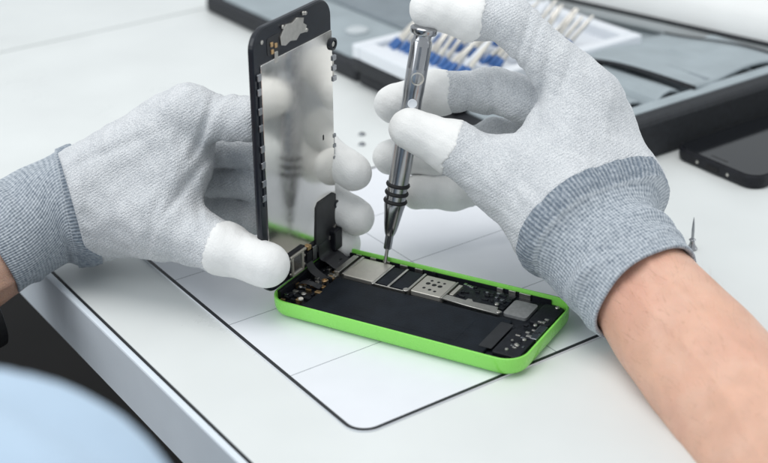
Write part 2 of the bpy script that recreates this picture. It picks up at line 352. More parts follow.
for k in range(40):
    x = random.uniform(70, 95); y = random.uniform(43, 53.5)
    slab('component', x, x+random.uniform(0.8, 2.6), y, y+random.uniform(0.7, 1.6), 5.3, 5.9+random.uniform(0, .4), random.choice(['dchrome', 'black', 'board', 'board', 'black']), ph, r=0.1, b=0.08, n=1)
# camera end (left): camera block, flex sockets, small parts
cm = slab('camera_block', 4.2, 10.6, 42.0, 51.0, 4.72, 8.0, 'dchrome', ph, r=0.8, b=0.3)
lathe('camera_lens', [(2.6, 7.9), (2.6, 8.4), (1.9, 8.5), (1.6, 8.2)], 'glass', cm, (7.4, 46.5, 0), n=20)
slab('socket_bar', 12.0, 14.8, 36.0, 54.0, 4.72, 7.6, 'steel', ph, r=0.4, b=0.2)
pool = ['steel', 'dchrome', 'black', 'gold', 'board', 'black', 'black']
for k in range(70):
    x = random.uniform(2.5, 14.2); y = random.uniform(4, 40)
    slab('component', x, x+random.uniform(0.9, 3.2), y, y+random.uniform(0.8, 2.6), 4.6, 5.6+random.uniform(0, 1.6), random.choice(pool), ph, r=0.12, b=0.1, n=1)
for (x, y, r_, mt) in [(12.6, 27.2, 1.5, 'gold'), (11.0, 12.0, 1.2, 'steel'), (12.4, 7.6, 1.2, 'ivory'), (6.0, 17.0, 1.0, 'steel')]:
    screw(ph, x, y, 7.2, r_, mt)
strip('loudspeaker_flex', spline([(13.5, 22, 6.0), (10, 20, 8.2), (6, 19, 8.4), (3, 18.6, 6.4)], 5), (0, 1, 0.1), 3.0, 0.18, 'flex', ph)

# ------------------------------------------------------------------ the lifted display assembly
SYAW, STILT = 1.5562, 0.0356
WD = np.array([math.cos(SYAW), math.sin(SYAW), 0]); NR0 = np.array([math.sin(SYAW), -math.cos(SYAW), 0])
HD = math.cos(STILT)*np.array([0, 0, 1])+math.sin(STILT)*NR0; NR = np.cross(WD, HD)
SO = np.array([0.9, -2.78, 10.4])
def scr(a, b, c): return SO+WD*a+HD*b+NR*c        # a along width, b up, c out of the metal side
ds = bpy.data.objects.new('phone_display', None); col.objects.link(ds); ds.empty_display_size = 0.01
mm = Matrix.Identity(4)
for i in range(3): mm[i][0], mm[i][1], mm[i][2], mm[i][3] = WD[i], HD[i], NR[i], SO[i]*S
ds.matrix_world = mm
tag(ds, 'upright black phone display with mirror metal back plate, pinched by left glove', 'phone display')
DW, DH = 58.0, 123.0
def dring(i, z): return [(x, y, z) for x, y in rr(i, DW-i, i, DH-i, 9.0-i, 9)]
V, Fc = loft([dring(0.9, -3.3), dring(0.2, -3.0), dring(0, -2.4), dring(0.0, -1.0), dring(0.35, -0.55), dring(0.7, -0.5)])
new_obj('bezel_frame', V, Fc, 'frame', ds)
slab('front_glass', 0.6, DW-0.6, 0.6, DH-0.6, -3.6, -3.25, 'glass', ds, r=8.4, b=0.15, n=9)
pl = slab('metal_plate', 4.2, DW-0.35, 11.5, 107.6, -0.52, 0.0, 'mirror', ds, r=0.7, b=0.12)
slab('plate_hole', 48.4, 49.5, 58.0, 60.6, -0.05, 0.03, 'hole', pl, r=0.4, b=0.02)
# home button end at the top
hb = poly_plate('button_bracket', [(19, 112), (22, 111), (25.5, 112), (30, 111), (33, 113), (37, 112.6), (38, 115.4), (35.5, 117), (36, 119.2), (31, 120.6), (27.5, 119.4), (23, 120), (20.5, 118), (18.5, 115.6)], -0.45, 0.35, 'steel', ds)
for (x, y) in [(20.5, 119.6), (37.4, 120.8), (37.8, 113.2), (35.8, 121.2)]: screw(hb, x, y, 0.4, 0.9)
for (x, y) in [(12.6, 114.2), (12.9, 111.0), (15.6, 113.0)]: slab('gold_contact', x-0.9, x+0.9, y-1.0, y+1.0, -0.45, 0.1, 'gold', ds, r=0.4, b=0.1)
slab('contact_pad', 14.2, 16.6, 105.6, 110.4, -0.45, 0.12, 'steel', ds, r=0.5, b=0.1)
slab('button_flex', 9.6, 18.5, 109.6, 117.6, -0.5, -0.3, 'flex', ds, r=1.5, b=0.05)
lathe('bezel_slot', [(0.9, -0.5), (0.9, -0.2), (0.6, -0.1)], 'steel', ds, (6.2, 117.0, 0), n=14)
# clips along both long edges
for b in (103, 96.5, 88, 80.5, 71, 63.5, 55, 48): slab('edge_clip', 1.2, 4.0, b-1.6, b+1.6, -0.55, 0.5 if int(b) % 2 else 0.2, 'dchrome', ds, r=0.5, b=0.2)
slab('edge_rail', 2.2, 4.1, 44, 104, -0.55, 0.05, 'frame', ds, r=0.3, b=0.1)
slab('clip_plate', 56.4, 59.4, 83.0, 95.5, -0.75, -0.3, 'steel', ds, r=0.5, b=0.15)
for b in (84.5, 89.5, 94.2): slab('edge_clip', 57.2, 60.2, b-1.2, b+1.2, -0.45, 0.6, 'dchrome', ds, r=0.4, b=0.2)
slab('clip_plate', 56.6, 58.8, 36.0, 58.0, -0.75, -0.3, 'dchrome', ds, r=0.5, b=0.15)
for b in (40, 46, 52, 57): slab('edge_clip', 57.0, 59.0, b-0.9, b+0.9, -0.45, 0.4, 'dchrome', ds, r=0.3, b=0.2)
rg = lathe('screw_ring', [(2.9, -0.5), (2.9, 0.9), (2.4, 1.2), (1.7, 1.2), (1.5, 0.4)], 'frame', ds, (57.6, 101.0, 0), n=22)
lathe('screw', [(1.3, 0.2), (1.3, 0.7), (0.9, 0.95)], 'steel', rg, (57.6, 101.0, 0), n=14)
lathe('screw_ring', [(2.0, -0.5), (2.0, 0.9), (1.6, 1.1), (1.0, 1.1), (0.9, 0.4)], 'frame', ds, (57.6, 22.5, 0), n=18)
# flex shield at the lower end and the earpiece block
fx = poly_plate('flex_shield', [(39.5, 4.5), (51, 7.6), (51.6, 9.4), (56.8, 12.4), (57.2, 28), (55.4, 29.3), (43.2, 29.2), (41.2, 27.0)], 0.05, 0.75, 'flex', ds)
strip('shield_edge', [(50.4, 7.0, 0.9), (51.8, 9.6, 0.9), (57.2, 12.6, 0.9)], (0, 0, 1), 0.7, 0.7, 'steel', fx)
slab('socket_housing', 51.0, 57.4, 1.0, 11.6, -0.5, 3.8, 'black', ds, r=1.0, b=0.5)
ep = slab('earpiece_block', 16.4, 30.0, 1.8, 13.6, -0.45, 1.3, 'black', ds, r=0.6, b=0.3)
def frame_bar(x0, x1, y0, y1): return slab('block_frame', x0, x1, y0, y1, 1.2, 2.3, 'shield', ep, r=0.3, b=0.15)
frame_bar(17.4, 29.6, 11.8, 12.9); frame_bar(18.4, 19.4, 2.4, 11.7); frame_bar(26.2, 27.4, 2.4, 11.7); frame_bar(19.5, 26.1, 2.4, 3.8)
for x_, y_ in ((17.9, 10.8), (28.6, 9.0), (28.4, 4.6), (17.5, 4.0)): screw(ep, x_, y_, 1.7, 0.7)
for x_, y_, w_, h_, mt_ in ((31.2, 3.2, 4.2, 5.4, 'black'), (32.0, 9.4, 3.0, 2.2, 'gold'), (36.2, 2.4, 3.0, 7.2, 'dchrome'), (10.6, 2.6, 4.8, 4.0, 'black'), (11.2, 7.6, 3.4, 3.0, 'dchrome')): slab('component', x_, x_+w_, y_, y_+h_, -0.3, 1.3, mt_, ds, r=0.4, b=0.2)
slab('mesh_window', 19.5, 26.1, 3.9, 11.7, 1.2, 1.6, 'dchrome', ep, r=0.8, b=0.1)
slab('bottom_strip', 5.0, 56.0, 3.0, 11.3, -0.5, -0.2, 'flex', ds, r=0.8, b=0.05)
# ribbon cable from display to board
pts = spline([scr(47.5, 8.0, 0.8), scr(47.3, 1.5, 1.6), (6.5, 44.5, 10.6), (10.2, 44.2, 8.9), (13.4, 44.0, 7.75)], 6)
rc = strip('ribbon_cable', [((np.array(p)-SO)@WD, (np.array(p)-SO)@HD, (np.array(p)-SO)@NR) for p in pts], (1, 0, 0), 12.5, 0.22, 'flex', ds)
pts = spline([scr(33, 5.0, 0.2), scr(33, 0.5, 2.4), (6.5, 30.0, 8.9), (9.4, 30.0, 7.4), (11.6, 29.5, 6.6)], 6)
strip('ribbon_cable', [((np.array(p)-SO)@WD, (np.array(p)-SO)@HD, (np.array(p)-SO)@NR) for p in pts], (1, 0, 0), 5.0, 0.2, 'flex', ds)

# ------------------------------------------------------------------ screwdriver
TIP = np.array([28.6, 54.6, 7.9]); TOP = at_depth(424.5, 25, 600)
AXD = TOP-TIP; DL = np.linalg.norm(AXD); AXD /= DL
sd = thing('precision_screwdriver', 'polished steel precision screwdriver with black rubber rings held over the phone', 'screwdriver', TIP)
def sl(name, prof, mt, parent=sd, n=30): return lathe(name, prof, mt, parent, (0, 0, 0), AXD, n)
blade = sl('blade', [(0.45, 0.0), (0.8, 0.5), (0.85, 6.5), (1.2, 7.2)], 'chrome', n=14)
sl('shank', [(1.6, 7.0), (1.85, 7.6), (1.9, 14.0), (2.1, 14.6)], 'dchrome', n=6)
sl('collet', [(2.2, 14.2), (2.7, 15.5), (3.4, 19), (4.4, 26), (4.9, 29.0), (4.9, 30.0)], 'chrome')
sl('handle', [(4.7, 29.9), (4.75, 43), (4.9, 46), (4.9, 73), (4.6, 76), (4.5, 80), (4.75, 83.5), (4.8, DL-7.5), (4.4, DL-6.8), (4.0, DL-6.0), (4.0, DL-4.4)], 'chrome')
for h in (30.9, 34.9, 38.9): sl('rubber_ring', [(4.6, h-1.0), (5.35, h-0.7), (5.6, h), (5.35, h+0.7), (4.6, h+1.0)], 'rubber')
prof = []
cap = sl('swivel_cap', [(3.2, DL-4.5), (5.6, DL-4.0), (6.0, DL-3.3), (6.0, DL-1.5), (5.6, DL-1.0), (4.8, DL-0.6), (3.0, DL-0.4)], 'chrome')
# sleeve with slots and bright set screws facing the viewer
VD = CAM-TIP; VD = VD-AXD*np.dot(VD, AXD); VD /= np.linalg.norm(VD); SDV = np.cross(AXD, VD)
for h, r_, mt in ((70.0, 1.3, 'tray'), (78.6, 1.7, 'tray')):
    lathe('inspection_hole', [(r_*1.25, 0), (r_*1.25, 0.35), (r_, 0.4), (r_*0.9, 0.1)], mt, sd, AXD*h+VD*4.55+SDV*(0.4), VD, n=16)
lathe('inspection_hole', [(3.0, -0.6), (3.0, 0.5), (2.4, 0.65), (2.2, 0.1)], 'steel', sd, AXD*90+VD*4.3+SDV*0.8, VD, n=20)
for k in (-1, 0, 1):
    a = k*0.85; d = VD*math.cos(a)+SDV*math.sin(a)
    strip('flute', [d*4.78+AXD*94, d*4.78+AXD*(DL-9)], np.cross(AXD, d), 1.1, 0.35, 'dchrome', sd)

# ------------------------------------------------------------------ signed distance hands
def smin(a, b, k):
    h = np.clip(0.5+0.5*(b-a)/k, 0, 1); return b*(1-h)+a*h-k*h*(1-h)
def capd(P, a, b, ra, rb, waist=0.0):
    ab = b-a; t = np.clip(((P-a)@ab)/max(ab@ab, 1e-9), 0, 1)
    return np.linalg.norm(P-a-t[:, None]*ab, axis=1)-(ra+(rb-ra)*t-waist*np.sin(math.pi*t)**2)
def chain_d(P, pts, rad, k=3.0):
    d = None
    for i in range(len(pts)-1):
        c = capd(P, pts[i], pts[i+1], rad[i], rad[i+1], 0.45 if i else 0.3); d = c if d is None else smin(d, c, k)
    return d
def wrinkle(P, amp, seed):
    """loose cloth: slow swell and short creases"""
    rs = np.random.RandomState(seed); w = np.zeros(len(P))
    for f_, a_ in ((0.10, 0.5), (0.16, 0.35), (0.27, 0.28), (0.45, 0.14)):
        for _ in range(3):
            d = rs.normal(size=3); d /= np.linalg.norm(d); w += a_*np.sin(P@d*f_*2*math.pi*0.6+rs.rand()*6.28+1.2*np.sin(P@rs.normal(size=3)*0.05))
    return amp*w
def nets(fn, lo, hi, h):
    """naive surface nets over a narrow band"""
    lo = np.array(lo); n = np.ceil((np.array(hi)-lo)/h).astype(int)+1
    cs = 4; nc = n//cs+2
    gx, gy, gz = np.meshgrid(*[np.arange(c)*h*cs for c in nc], indexing='ij')
    dc = fn(np.stack([gx, gy, gz], -1).reshape(-1, 3)+lo).reshape(nc)
    n = (nc-1)*cs
    idx = [np.clip((np.arange(k)+cs//2)//cs, 0, c-1) for k, c in zip(n, nc)]
    D = dc[np.ix_(*idx)].astype(np.float64)
    near = np.argwhere(np.abs(D) < h*cs*1.9)
    vals = np.concatenate([fn(c*h+lo) for c in np.array_split(near, max(1, len(near)//400000))])
    D[near[:, 0], near[:, 1], near[:, 2]] = vals
    ins = D < 0
    c8 = [ins[i:n[0]-1+i, j:n[1]-1+j, k:n[2]-1+k] for i in (0, 1) for j in (0, 1) for k in (0, 1)]
    cnt = sum(c.astype(np.int8) for c in c8); act = np.argwhere((cnt > 0) & (cnt < 8))
    vid = -np.ones([x-1 for x in n], int); vid[act[:, 0], act[:, 1], act[:, 2]] = np.arange(len(act))
    acc = np.zeros((len(act), 3)); num = np.zeros(len(act))
    corners = [(i, j, k) for i in (0, 1) for j in (0, 1) for k in (0, 1)]
    for a in corners:
        for ax in range(3):
            if a[ax]: continue
            b = list(a); b[ax] = 1
            da = D[act[:, 0]+a[0], act[:, 1]+a[1], act[:, 2]+a[2]]; db = D[act[:, 0]+b[0], act[:, 1]+b[1], act[:, 2]+b[2]]
            mk = (da < 0) != (db < 0); t = np.where(mk, da/np.where(mk, da-db, 1), 0)
            p = np.tile(np.array(a, float), (len(act), 1)); p[:, ax] = t
            acc += p*mk[:, None]; num += mk
    Vv = (act+acc/num[:, None])*h+lo
    Q = []
    for ax in range(3):
        o1, o2 = [(1, 2), (2, 0), (0, 1)][ax]
        sl_a = [slice(1, n[i]-1) for i in range(3)]; sl_a[ax] = slice(0, n[ax]-1); sl_b = list(sl_a); sl_b[ax] = slice(1, n[ax])
        A, B = ins[tuple(sl_a)], ins[tuple(sl_b)]
        for flip, mk in ((False, A & ~B), (True, ~A & B)):
            e = np.argwhere(mk)
            for i in range(3):
                if i != ax: e[:, i] += 1
            if not len(e): continue
            def vv(d1, d2):
                c = e.copy(); c[:, o1] += d1; c[:, o2] += d2; return vid[c[:, 0], c[:, 1], c[:, 2]]
            q = np.stack([vv(-1, -1), vv(0, -1), vv(0, 0), vv(-1, 0)], 1)
            Q.append(q[:, ::-1] if flip else q)
    Q = np.concatenate(Q); Q = Q[(Q >= 0).all(1)]
    return Vv, Q

class Hand:
    def __init__(self, fingers, palm, seed, wr=0.22, palm_k=11, creases=()):
        self.cut = None; self.f, self.palm, self.seed, self.wr, self.pk, self.cr = fingers, palm, seed, wr, palm_k, creases
    def palm_d(self, P):
        d = None
        for a, b, ra, rb in self.palm:
            c = capd(P, a, b, ra, rb); d = c if d is None else smin(d, c, self.pk)
        return d
    def __call__(self, P, extra=True):
        dp = self.palm_d(P); tot = None
        for pts, rad, k in self.f:
            d = smin(dp, chain_d(P, pts, rad), k); tot = d if tot is None else smin(tot, d, 0.9)
        if extra:
            for c, dr, w_, dep in self.cr:
                x = (P-c)@dr; tot = tot+1.7*dep*np.exp(-(x/w_)**2)*np.exp(-((np.linalg.norm(P-c, axis=1))/22)**2)
            tot = tot+wrinkle(P, self.wr, self.seed)
        if extra is True and self.cut: tot = np.maximum(tot, (P-self.cut[0])@self.cut[1])
        return tot
    def tip(self, i, start, P, off):
        """white coating of finger i from its chain length 'start' (mm from the tip) onwards"""
        pts, rad, _ = self.f[i]
        d = chain_d(P, pts, rad)+wrinkle(P, self.wr*0.55, self.seed)-off
        # walk back from the tip to find the cut
        L = start; j = len(pts)-1
        while j > 0:
            seg = np.linalg.norm(pts[j]-pts[j-1])
            if seg >= L: break
            L -= seg; j -= 1
        j = max(j, 1); ax = pts[j]-pts[j-1]; ax /= np.linalg.norm(ax); c = pts[j]-ax*L
        wav = 0.6*np.sin(P[:, 2]*0.45)+0.5*np.sin(P[:, 0]*0.6)+0.3*np.sin(P[:, 1]*1.7+P[:, 2]*1.3)+0.2*np.sin(P[:, 0]*2.9-P[:, 2]*2.1)
        sel = np.linalg.norm(P-c, axis=1)-60
        return np.maximum(np.maximum(d, -((P-c)@ax+wav)), sel)
    def bounds(self, pad=5):
        pts = [p for f in self.f for p in f[0]]; r = [x for f in self.f for x in f[1]]
        for a, b, ra, rb in self.palm: pts += [a, b]; r += [ra, rb]
        pts = np.array(pts); r = np.array(r)[:, None]
        return (pts-r).min(0)-pad, (pts+r).max(0)+pad

def tube(name, centres, semi, ref, material, parent, nth=220, nv=90, disp=None, hug=None, close=True, uvlen=None, hem=True, hugmax=1.2):
    """swept elliptical tube. semi: list of (a, b) per control ring; ref: direction of the a axis; hug: SDF the first rings have to enclose"""
    C = np.array([centres[0]+(centres[-1]-centres[0])*0]*0 or centres, float)
    cc = np.array(spline(C, max(2, nv//(len(C)-1)))); n = len(cc)
    tt = np.linspace(0, 1, len(C)); tv = np.linspace(0, 1, n)
    a = np.interp(tv, tt, [s[0] for s in semi]); b = np.interp(tv, tt, [s[1] for s in semi])
    T = np.gradient(cc, axis=0); T /= np.linalg.norm(T, axis=1)[:, None]
    e1 = np.array(ref, float)[None]-T*(T@np.array(ref, float))[:, None]; e1 /= np.linalg.norm(e1, axis=1)[:, None]; e2 = np.cross(T, e1)
    th = np.linspace(0, 2*math.pi, nth, endpoint=False)
    leng = np.concatenate([[0], np.cumsum(np.linalg.norm(np.diff(cc, axis=0), axis=1))])
    dirs = e1[:, None]*np.cos(th)[None, :, None]*1.0; 
    R = 1/np.sqrt((np.cos(th)[None]/a[:, None])**2+(np.sin(th)[None]/b[:, None])**2)
    dirs = e1[:, None, :]*np.cos(th)[None, :, None]+e2[:, None, :]*np.sin(th)[None, :, None]
    if hug is not None:
        Rh = np.full_like(R, 60.0)
        for _ in range(14):
            P = (cc[:, None]+dirs*Rh[..., None]).reshape(-1, 3); Rh = np.clip(Rh-hug(P).reshape(R.shape)*0.8, 5, 70)
        wgt = np.clip(1-leng/22, 0, 1)[:, None]; wgt = wgt*wgt*(3-2*wgt)
        Rh = np.clip(Rh, None, R*hugmax)
        R = R*(1-wgt)+(Rh+0.55)*wgt; R = np.maximum(R, np.where(leng[:, None] < 9, Rh+0.7, 0))
        ker = np.array([1, 2, 3, 2, 1])/9
        R = sum(np.roll(R, s, axis=1)*w for s, w in zip(range(-2, 3), ker))
    if disp is not None: R = R+disp(th[None], leng[:, None], leng[-1])
    V = cc[:, None]+dirs*R[..., None]; rings = [V[i] for i in range(n)]; yl = list(leng)
    if hem:
        c, d_, r_ = cc[-1], dirs[-1], R[-1]; Tn = T[-1]
        for dx, dr in ((0.7, -0.35), (0.8, -1.2), (0.2, -1.9), (-2.0, -2.1), (-8, -2.3)):
            rings.append(c+Tn*dx+d_*(r_+dr)[:, None]); yl.append(leng[-1]+0.6)
    nr = len(rings); Vv = np.concatenate(rings)
    i, k = np.meshgrid(np.arange(nr-1), np.arange(nth), indexing='ij'); i = i.ravel(); k = k.ravel(); k2 = (k+1) % nth
    Q = np.stack([i*nth+k, i*nth+k2, (i+1)*nth+k2, (i+1)*nth+k], 1)
    o = big_obj(name, Vv, Q, material, parent)
    uu = np.stack([k/nth, (k+1)/nth, (k+1)/nth, k/nth], 1); yl = np.array(yl); vv_ = np.stack([yl[i], yl[i], yl[i+1], yl[i+1]], 1)
    uv = o.data.uv_layers.new(name='UVMap'); uv.data.foreach_set('uv', np.stack([uu, vv_], -1).astype(np.float32).ravel())
    return o
J = at_depth

person = thing('person', 'person in grey knit gloves with white fingertips and blue shirt, repairing the phone', 'person', st(60, -260, -720))
person_inv = Matrix.Translation(-person.location)
def own(o):
    o.matrix_parent_inverse = person_inv; return o
def build_glove(h, tips, res=1.0):
    lo, hi = h.bounds(); Vv, Q = nets(h, lo, hi, res)
    g = own(big_obj('glove', Vv, Q, 'knit', person))
    for i, start in tips:
        pts, rad, _ = h.f[i]; n_ = len(pts); P = np.array(pts[max(0, n_-3):]); r = max(rad)+4
        Vv, Q = nets(lambda X: h.tip(i, start, X, 0.42), P.min(0)-r, P.max(0)+r, 0.8)
        t = big_obj('fingertip_coating', Vv, Q, 'coating', g)
    return g

# ---- right hand with the screwdriver
rf = [
 # index: mcp, pip, dip, tip
 ([J(586, 98, 606), J(514, 24, 606), J(472, 17, 604), J(430, 9, 602)], [14.5, 10.6, 10.0, 8.9], 8),
 ([J(594, 122, 626), J(492, 90, 632), J(436, 93, 634), J(394, 104, 634)], [14, 10.4, 9.8, 8.8], 6),
 ([J(598, 152, 645), J(494, 140, 648), J(436, 156, 648), J(391, 157, 645)], [13.5, 10.0, 9.3, 8.2], 6),
 ([J(594, 182, 658), J(490, 186, 656), J(452, 191, 650), J(417, 192, 646)], [12.5, 9.0, 8.8, 7.8], 6),
 ([J(562, 212, 594), J(508, 178, 600), J(454, 148, 605), J(410, 129, 606)], [22, 17.5, 11.6, 9.0], 9),
]
wa, wb = J(566, 228, 590), J(611, 198, 604)
rp = [(wa, J(586, 104, 608), 20, 14.5), (J(590, 214, 598), J(594, 126, 626), 21, 14), (wb, J(598, 152, 642), 18, 13.5), (wb, J(594, 182, 652), 18, 13),
      (J(560, 205, 594), J(574, 120, 606), 21, 16), (J(530, 178, 600), J(566, 130, 608), 15, 14), (J(577, 218, 598), J(606, 256, 582), 22, 17), (wa, wb, 20, 20.5), (wb, J(598, 130, 618), 20, 15)]
def crease(u, v, d, ang, w, dep):   # a fold across the cloth, running along screen angle ang
    a = math.radians(ang); return (J(u, v, d), -RGT*math.sin(a)+UPV*math.cos(a), w, dep)
RCR = [crease(522, 45, 596, 75, 1.5, 0.8), crease(531, 52, 596, 70, 1.4, 0.7), crease(541, 95, 598, 80, 1.8, 0.9), crease(552, 110, 598, 70, 1.8, 0.7), crease(492, 84, 624, 95, 1.4, 0.7), crease(470, 92, 624, 85, 1.3, 0.5), crease(488, 165, 590, 100, 1.8, 0.6), crease(500, 160, 590, 110, 1.6, 0.5), crease(540, 200, 580, 130, 2.2, 0.7)]
right = Hand(rf, rp, 3, wr=0.30, creases=RCR)
c0, c1, c2 = J(580, 226, 597), J(611, 258, 583), J(646, 294, 566)
right.cut = (c0+(c1-c0)/np.linalg.norm(c1-c0)*7, (c1-c0)/np.linalg.norm(c1-c0))
gr = build_glove(right, [(0, 22), (1, 26), (2, 27), (3, 27), (4, 21)])
c0, c1, c2 = J(580, 226, 597), J(611, 258, 583), J(646, 294, 566)
def cuff_disp_r(th, y, L):
    fold = 2.0*np.exp(-((y-L*0.62+4*np.sin(th*2))/3.2)**2)+1.6*np.exp(-((y-L*0.82+3*np.sin(th*3+1))/2.4)**2)
    return 0.11*np.sin(th*112)+fold*(0.7+0.5*np.sin(th*3+0.7))+0.5*np.sin(th*5+y*0.25)*np.clip(y/L, 0, 1)-0.5*np.exp(-((y-8.2)/1.2)**2)
REF_R = RGT*0.82+UPV*0.56
cf = tube('cuff', [c0, c1, c2], [(28.5, 25.5), (27.2, 25), (26.0, 24.0)], REF_R, 'cuff', gr, nth=672, nv=90, disp=cuff_disp_r, hug=lambda P: right(P, 1), hugmax=1.5)
f0, f1, f2, f3 = J(612, 252, 584), J(654, 303, 564), J(744, 412, 520), J(905, 600, 455)
def arm_disp(th, y, L):
    d = 0.5*np.sin(th*2+y*0.03)+0.25*np.sin(th*5+y*0.11)+0.12*np.sin(th*9-y*0.2)
    for a0, w_, h_, wob in ((1.2, 0.10, 0.7, 0.10), (1.9, 0.07, 0.5, 0.16), (4.4, 0.12, 0.8, 0.08), (5.1, 0.06, 0.55, 0.2), (3.4, 0.08, 0.5, 0.12)):
        dd = np.angle(np.exp(1j*(th-a0-wob*np.sin(y*0.035+a0)))); d = d+h_*np.exp(-(dd/w_)**2)
    return d
def arm_hair(arm, n, seed):
    rs = np.random.RandomState(seed); me = arm.data; co = np.empty(len(me.vertices)*3, np.float32); me.vertices.foreach_get('co', co); co = co.reshape(-1, 3)/S
    nn = np.empty(len(me.vertices)*3, np.float32); me.vertices.foreach_get('normal', nn); nn = nn.reshape(-1, 3); nth = 120; V, Q = [], []
    for _ in range(n):
        i = rs.randint(nth*24, len(co)-nth*2); p, nr = co[i]+rs.normal(size=3)*0.8, nn[i]; along = co[min(i+nth, len(co)-1)]-co[i]; along = -along/max(np.linalg.norm(along), 1e-6)
        side = np.cross(nr, along); d = along*0.9+nr*rs.uniform(0.25, 0.6)+side*rs.normal()*0.35; l = rs.uniform(3, 6.5)
        q0, q1, q2 = p-nr*0.6, p+d*l*0.5, p+d*l-nr*l*0.12; w = side/np.linalg.norm(side)*0.03; b = len(V)
        V += [q0-w, q0+w, q1+w*.8, q1-w*.8, q2+w*.2, q2-w*.2]; Q += [(b, b+1, b+2, b+3), (b+3, b+2, b+4, b+5)]
    o = big_obj('arm_hair', V, Q, 'hair', arm); o['kind'] = 'stuff'; return o
arm_r = own(tube('forearm', [f0, f1, f2, f3], [(22, 20), (23.6, 21), (28, 25), (38, 34)], REF_R, 'skin', person, nth=120, nv=90, disp=arm_disp, hem=False))
arm_hair(arm_r, 800, 5)

# ---- left hand pinching the display
def tipat(u, v, a): return at_plane(u, v, scr(a, 0, 0), WD)
BK = -13.0
def behind(u, v, c=BK): return at_plane(u, v, scr(0, 0, c), NR)
lfn = [
 ([J(190, 116, 612), behind(254, 119, -19), behind(318, 148, -12.8), tipat(353, 172, 64.5)], [13.2, 9.4, 9.0, 8.4], 6),
 ([J(188, 150, 646), behind(256, 154, -30), behind(318, 192, -13.5), tipat(356, 217, 65)], [9, 7.1, 9.0, 8.4], 3),
 ([J(186, 178, 660), behind(254, 185, -31), behind(312, 222, -13.5), tipat(344, 244, 64)], [8.5, 7.3, 8.8, 7.8], 3),
 ([J(182, 202, 668), behind(254, 217, -30), behind(296, 234, -14.0), behind(318, 241, -11.5)], [8, 7.0, 8.2, 7.4], 3),
 ([J(112, 205, 636), J(160, 222, 618), J(222, 248, 602), J(267, 265, 596)], [23, 16.8, 11.4, 9.6], 10),
]
lw0, lw1 = J(88, 192, 632), J(90, 210, 654)
lp = [(lw0, J(188, 117, 612), 22, 13.5), (J(88, 200, 644), J(186, 148, 642), 22, 13), (lw1, J(180, 176, 654), 21, 12), (lw1, J(174, 198, 662), 20, 11),
      (J(118, 196, 634), J(176, 132, 622), 20, 15), (J(140, 205, 624), J(178, 158, 616), 19, 13), (J(60, 214, 650), J(95, 204, 644), 23, 23), (J(162, 212, 612), J(180, 172, 612), 14, 11.5)]
LCR = [crease(214, 112, 600, 62, 1.6, 0.9), (crease(206, 120, 600, 70, 1.5, 0.8)), crease(197, 170, 600, 55, 1.8, 0.9), crease(188, 178, 600, 58, 1.6, 0.6), crease(150, 235, 600, 75, 2, 0.6), crease(205, 240, 595, 105, 1.6, 0.5), crease(120, 150, 615, 20, 2.2, 0.6)]
left = Hand(lfn, lp, 11, wr=0.30, creases=LCR)
k0, k1, k2 = J(86, 205, 645), J(44, 216, 640), J(-10, 252, 628)
left.cut = (k0+(k1-k0)/np.linalg.norm(k1-k0)*7, (k1-k0)/np.linalg.norm(k1-k0))
gl = build_glove(left, [(0, 26), (1, 26), (2, 26), (3, 24), (4, 23)])
def cuff_disp_l(th, y, L):
    fold = 1.6*np.exp(-((y-L*0.70+5*np.sin(th*1+0.5))/3.0)**2)
    return 0.11*np.sin(th*112)+fold*(0.6+0.5*np.sin(th*2+2.0))+0.5*np.sin(th*4+y*0.2)*np.clip(y/L, 0, 1)-0.4*np.exp(-((y-8.2)/1.2)**2)
REF_L = RGT*0.42+UPV*0.9
tube('cuff', [k0, k1, k2], [(26.5, 24), (25, 23), (23, 22)], REF_L, 'cuff', gl, nth=672, nv=90, disp=cuff_disp_l, hug=lambda P: left(P, 1))
own(tube('forearm', [J(36, 228, 640), J(-12, 256, 628), J(-110, 308, 606), J(-300, 395, 560)], [(18, 19), (21.5, 20), (27, 25), (37, 34)], REF_L, 'skin', person, nth=120, nv=90, disp=arm_disp, hem=False))
bl = []
bc = J(-46, 286, 620); bax = J(-60, 286, 616)-J(-10, 258, 628); bax /= np.linalg.norm(bax); be1 = REF_L-bax*(REF_L@bax); be1 /= np.linalg.norm(be1); be2 = np.cross(bax, be1)
for k in range(48):
    a = 2*math.pi*k/48; cc_ = bc-be1*5+be1*29*math.cos(a)+be2*27*math.sin(a); rd = be1*math.cos(a)+be2*math.sin(a)
    bl.append([cc_+bax*x+rd*y for x, y in ((-8, 0), (-7, 2.2), (7, 2.2), (8, 0), (7, -1.2), (-7, -1.2))])
V, Fc = loft(bl+[bl[0]], False, False); own(new_obj('wristband', V, Fc, 'rubber', person))
# ---- blue shirt front in the lower left foreground
sa, sb, sc = J(-96, 722, 280), J(-460, 640, 330), J(-110, 1050, 320)
def shirt_d(P):
    d = smin(capd(P, sa, sb, 65, 78), capd(P, sa, sc, 65, 78), 25)
    return d+3.0*np.sin(P[:, 0]*0.10-P[:, 1]*0.12+1.5*np.sin(P[:, 2]*0.04))+1.8*np.sin(P[:, 0]*0.16+P[:, 2]*0.2)*np.sin(P[:, 1]*0.05)+1.6*np.sin(P[:, 0]*0.09+P[:, 2]*0.06+2*np.sin(P[:, 1]*0.03))+1.0*np.sin(P[:, 1]*0.13-P[:, 2]*0.1)
allp = np.array([sa, sb, sc])
Vv, Q = nets(shirt_d, allp.min(0)-110, allp.max(0)+110, 4.0)
own(big_obj('shirt', Vv, Q, 'shirt', person))

# ------------------------------------------------------------------ background: tool case and what lies in and by it
cs = thing('tool_case', 'open soft tool case, black outside with grey fabric lining, behind the hands', 'tool case', st(-235, 198, 0), TA)
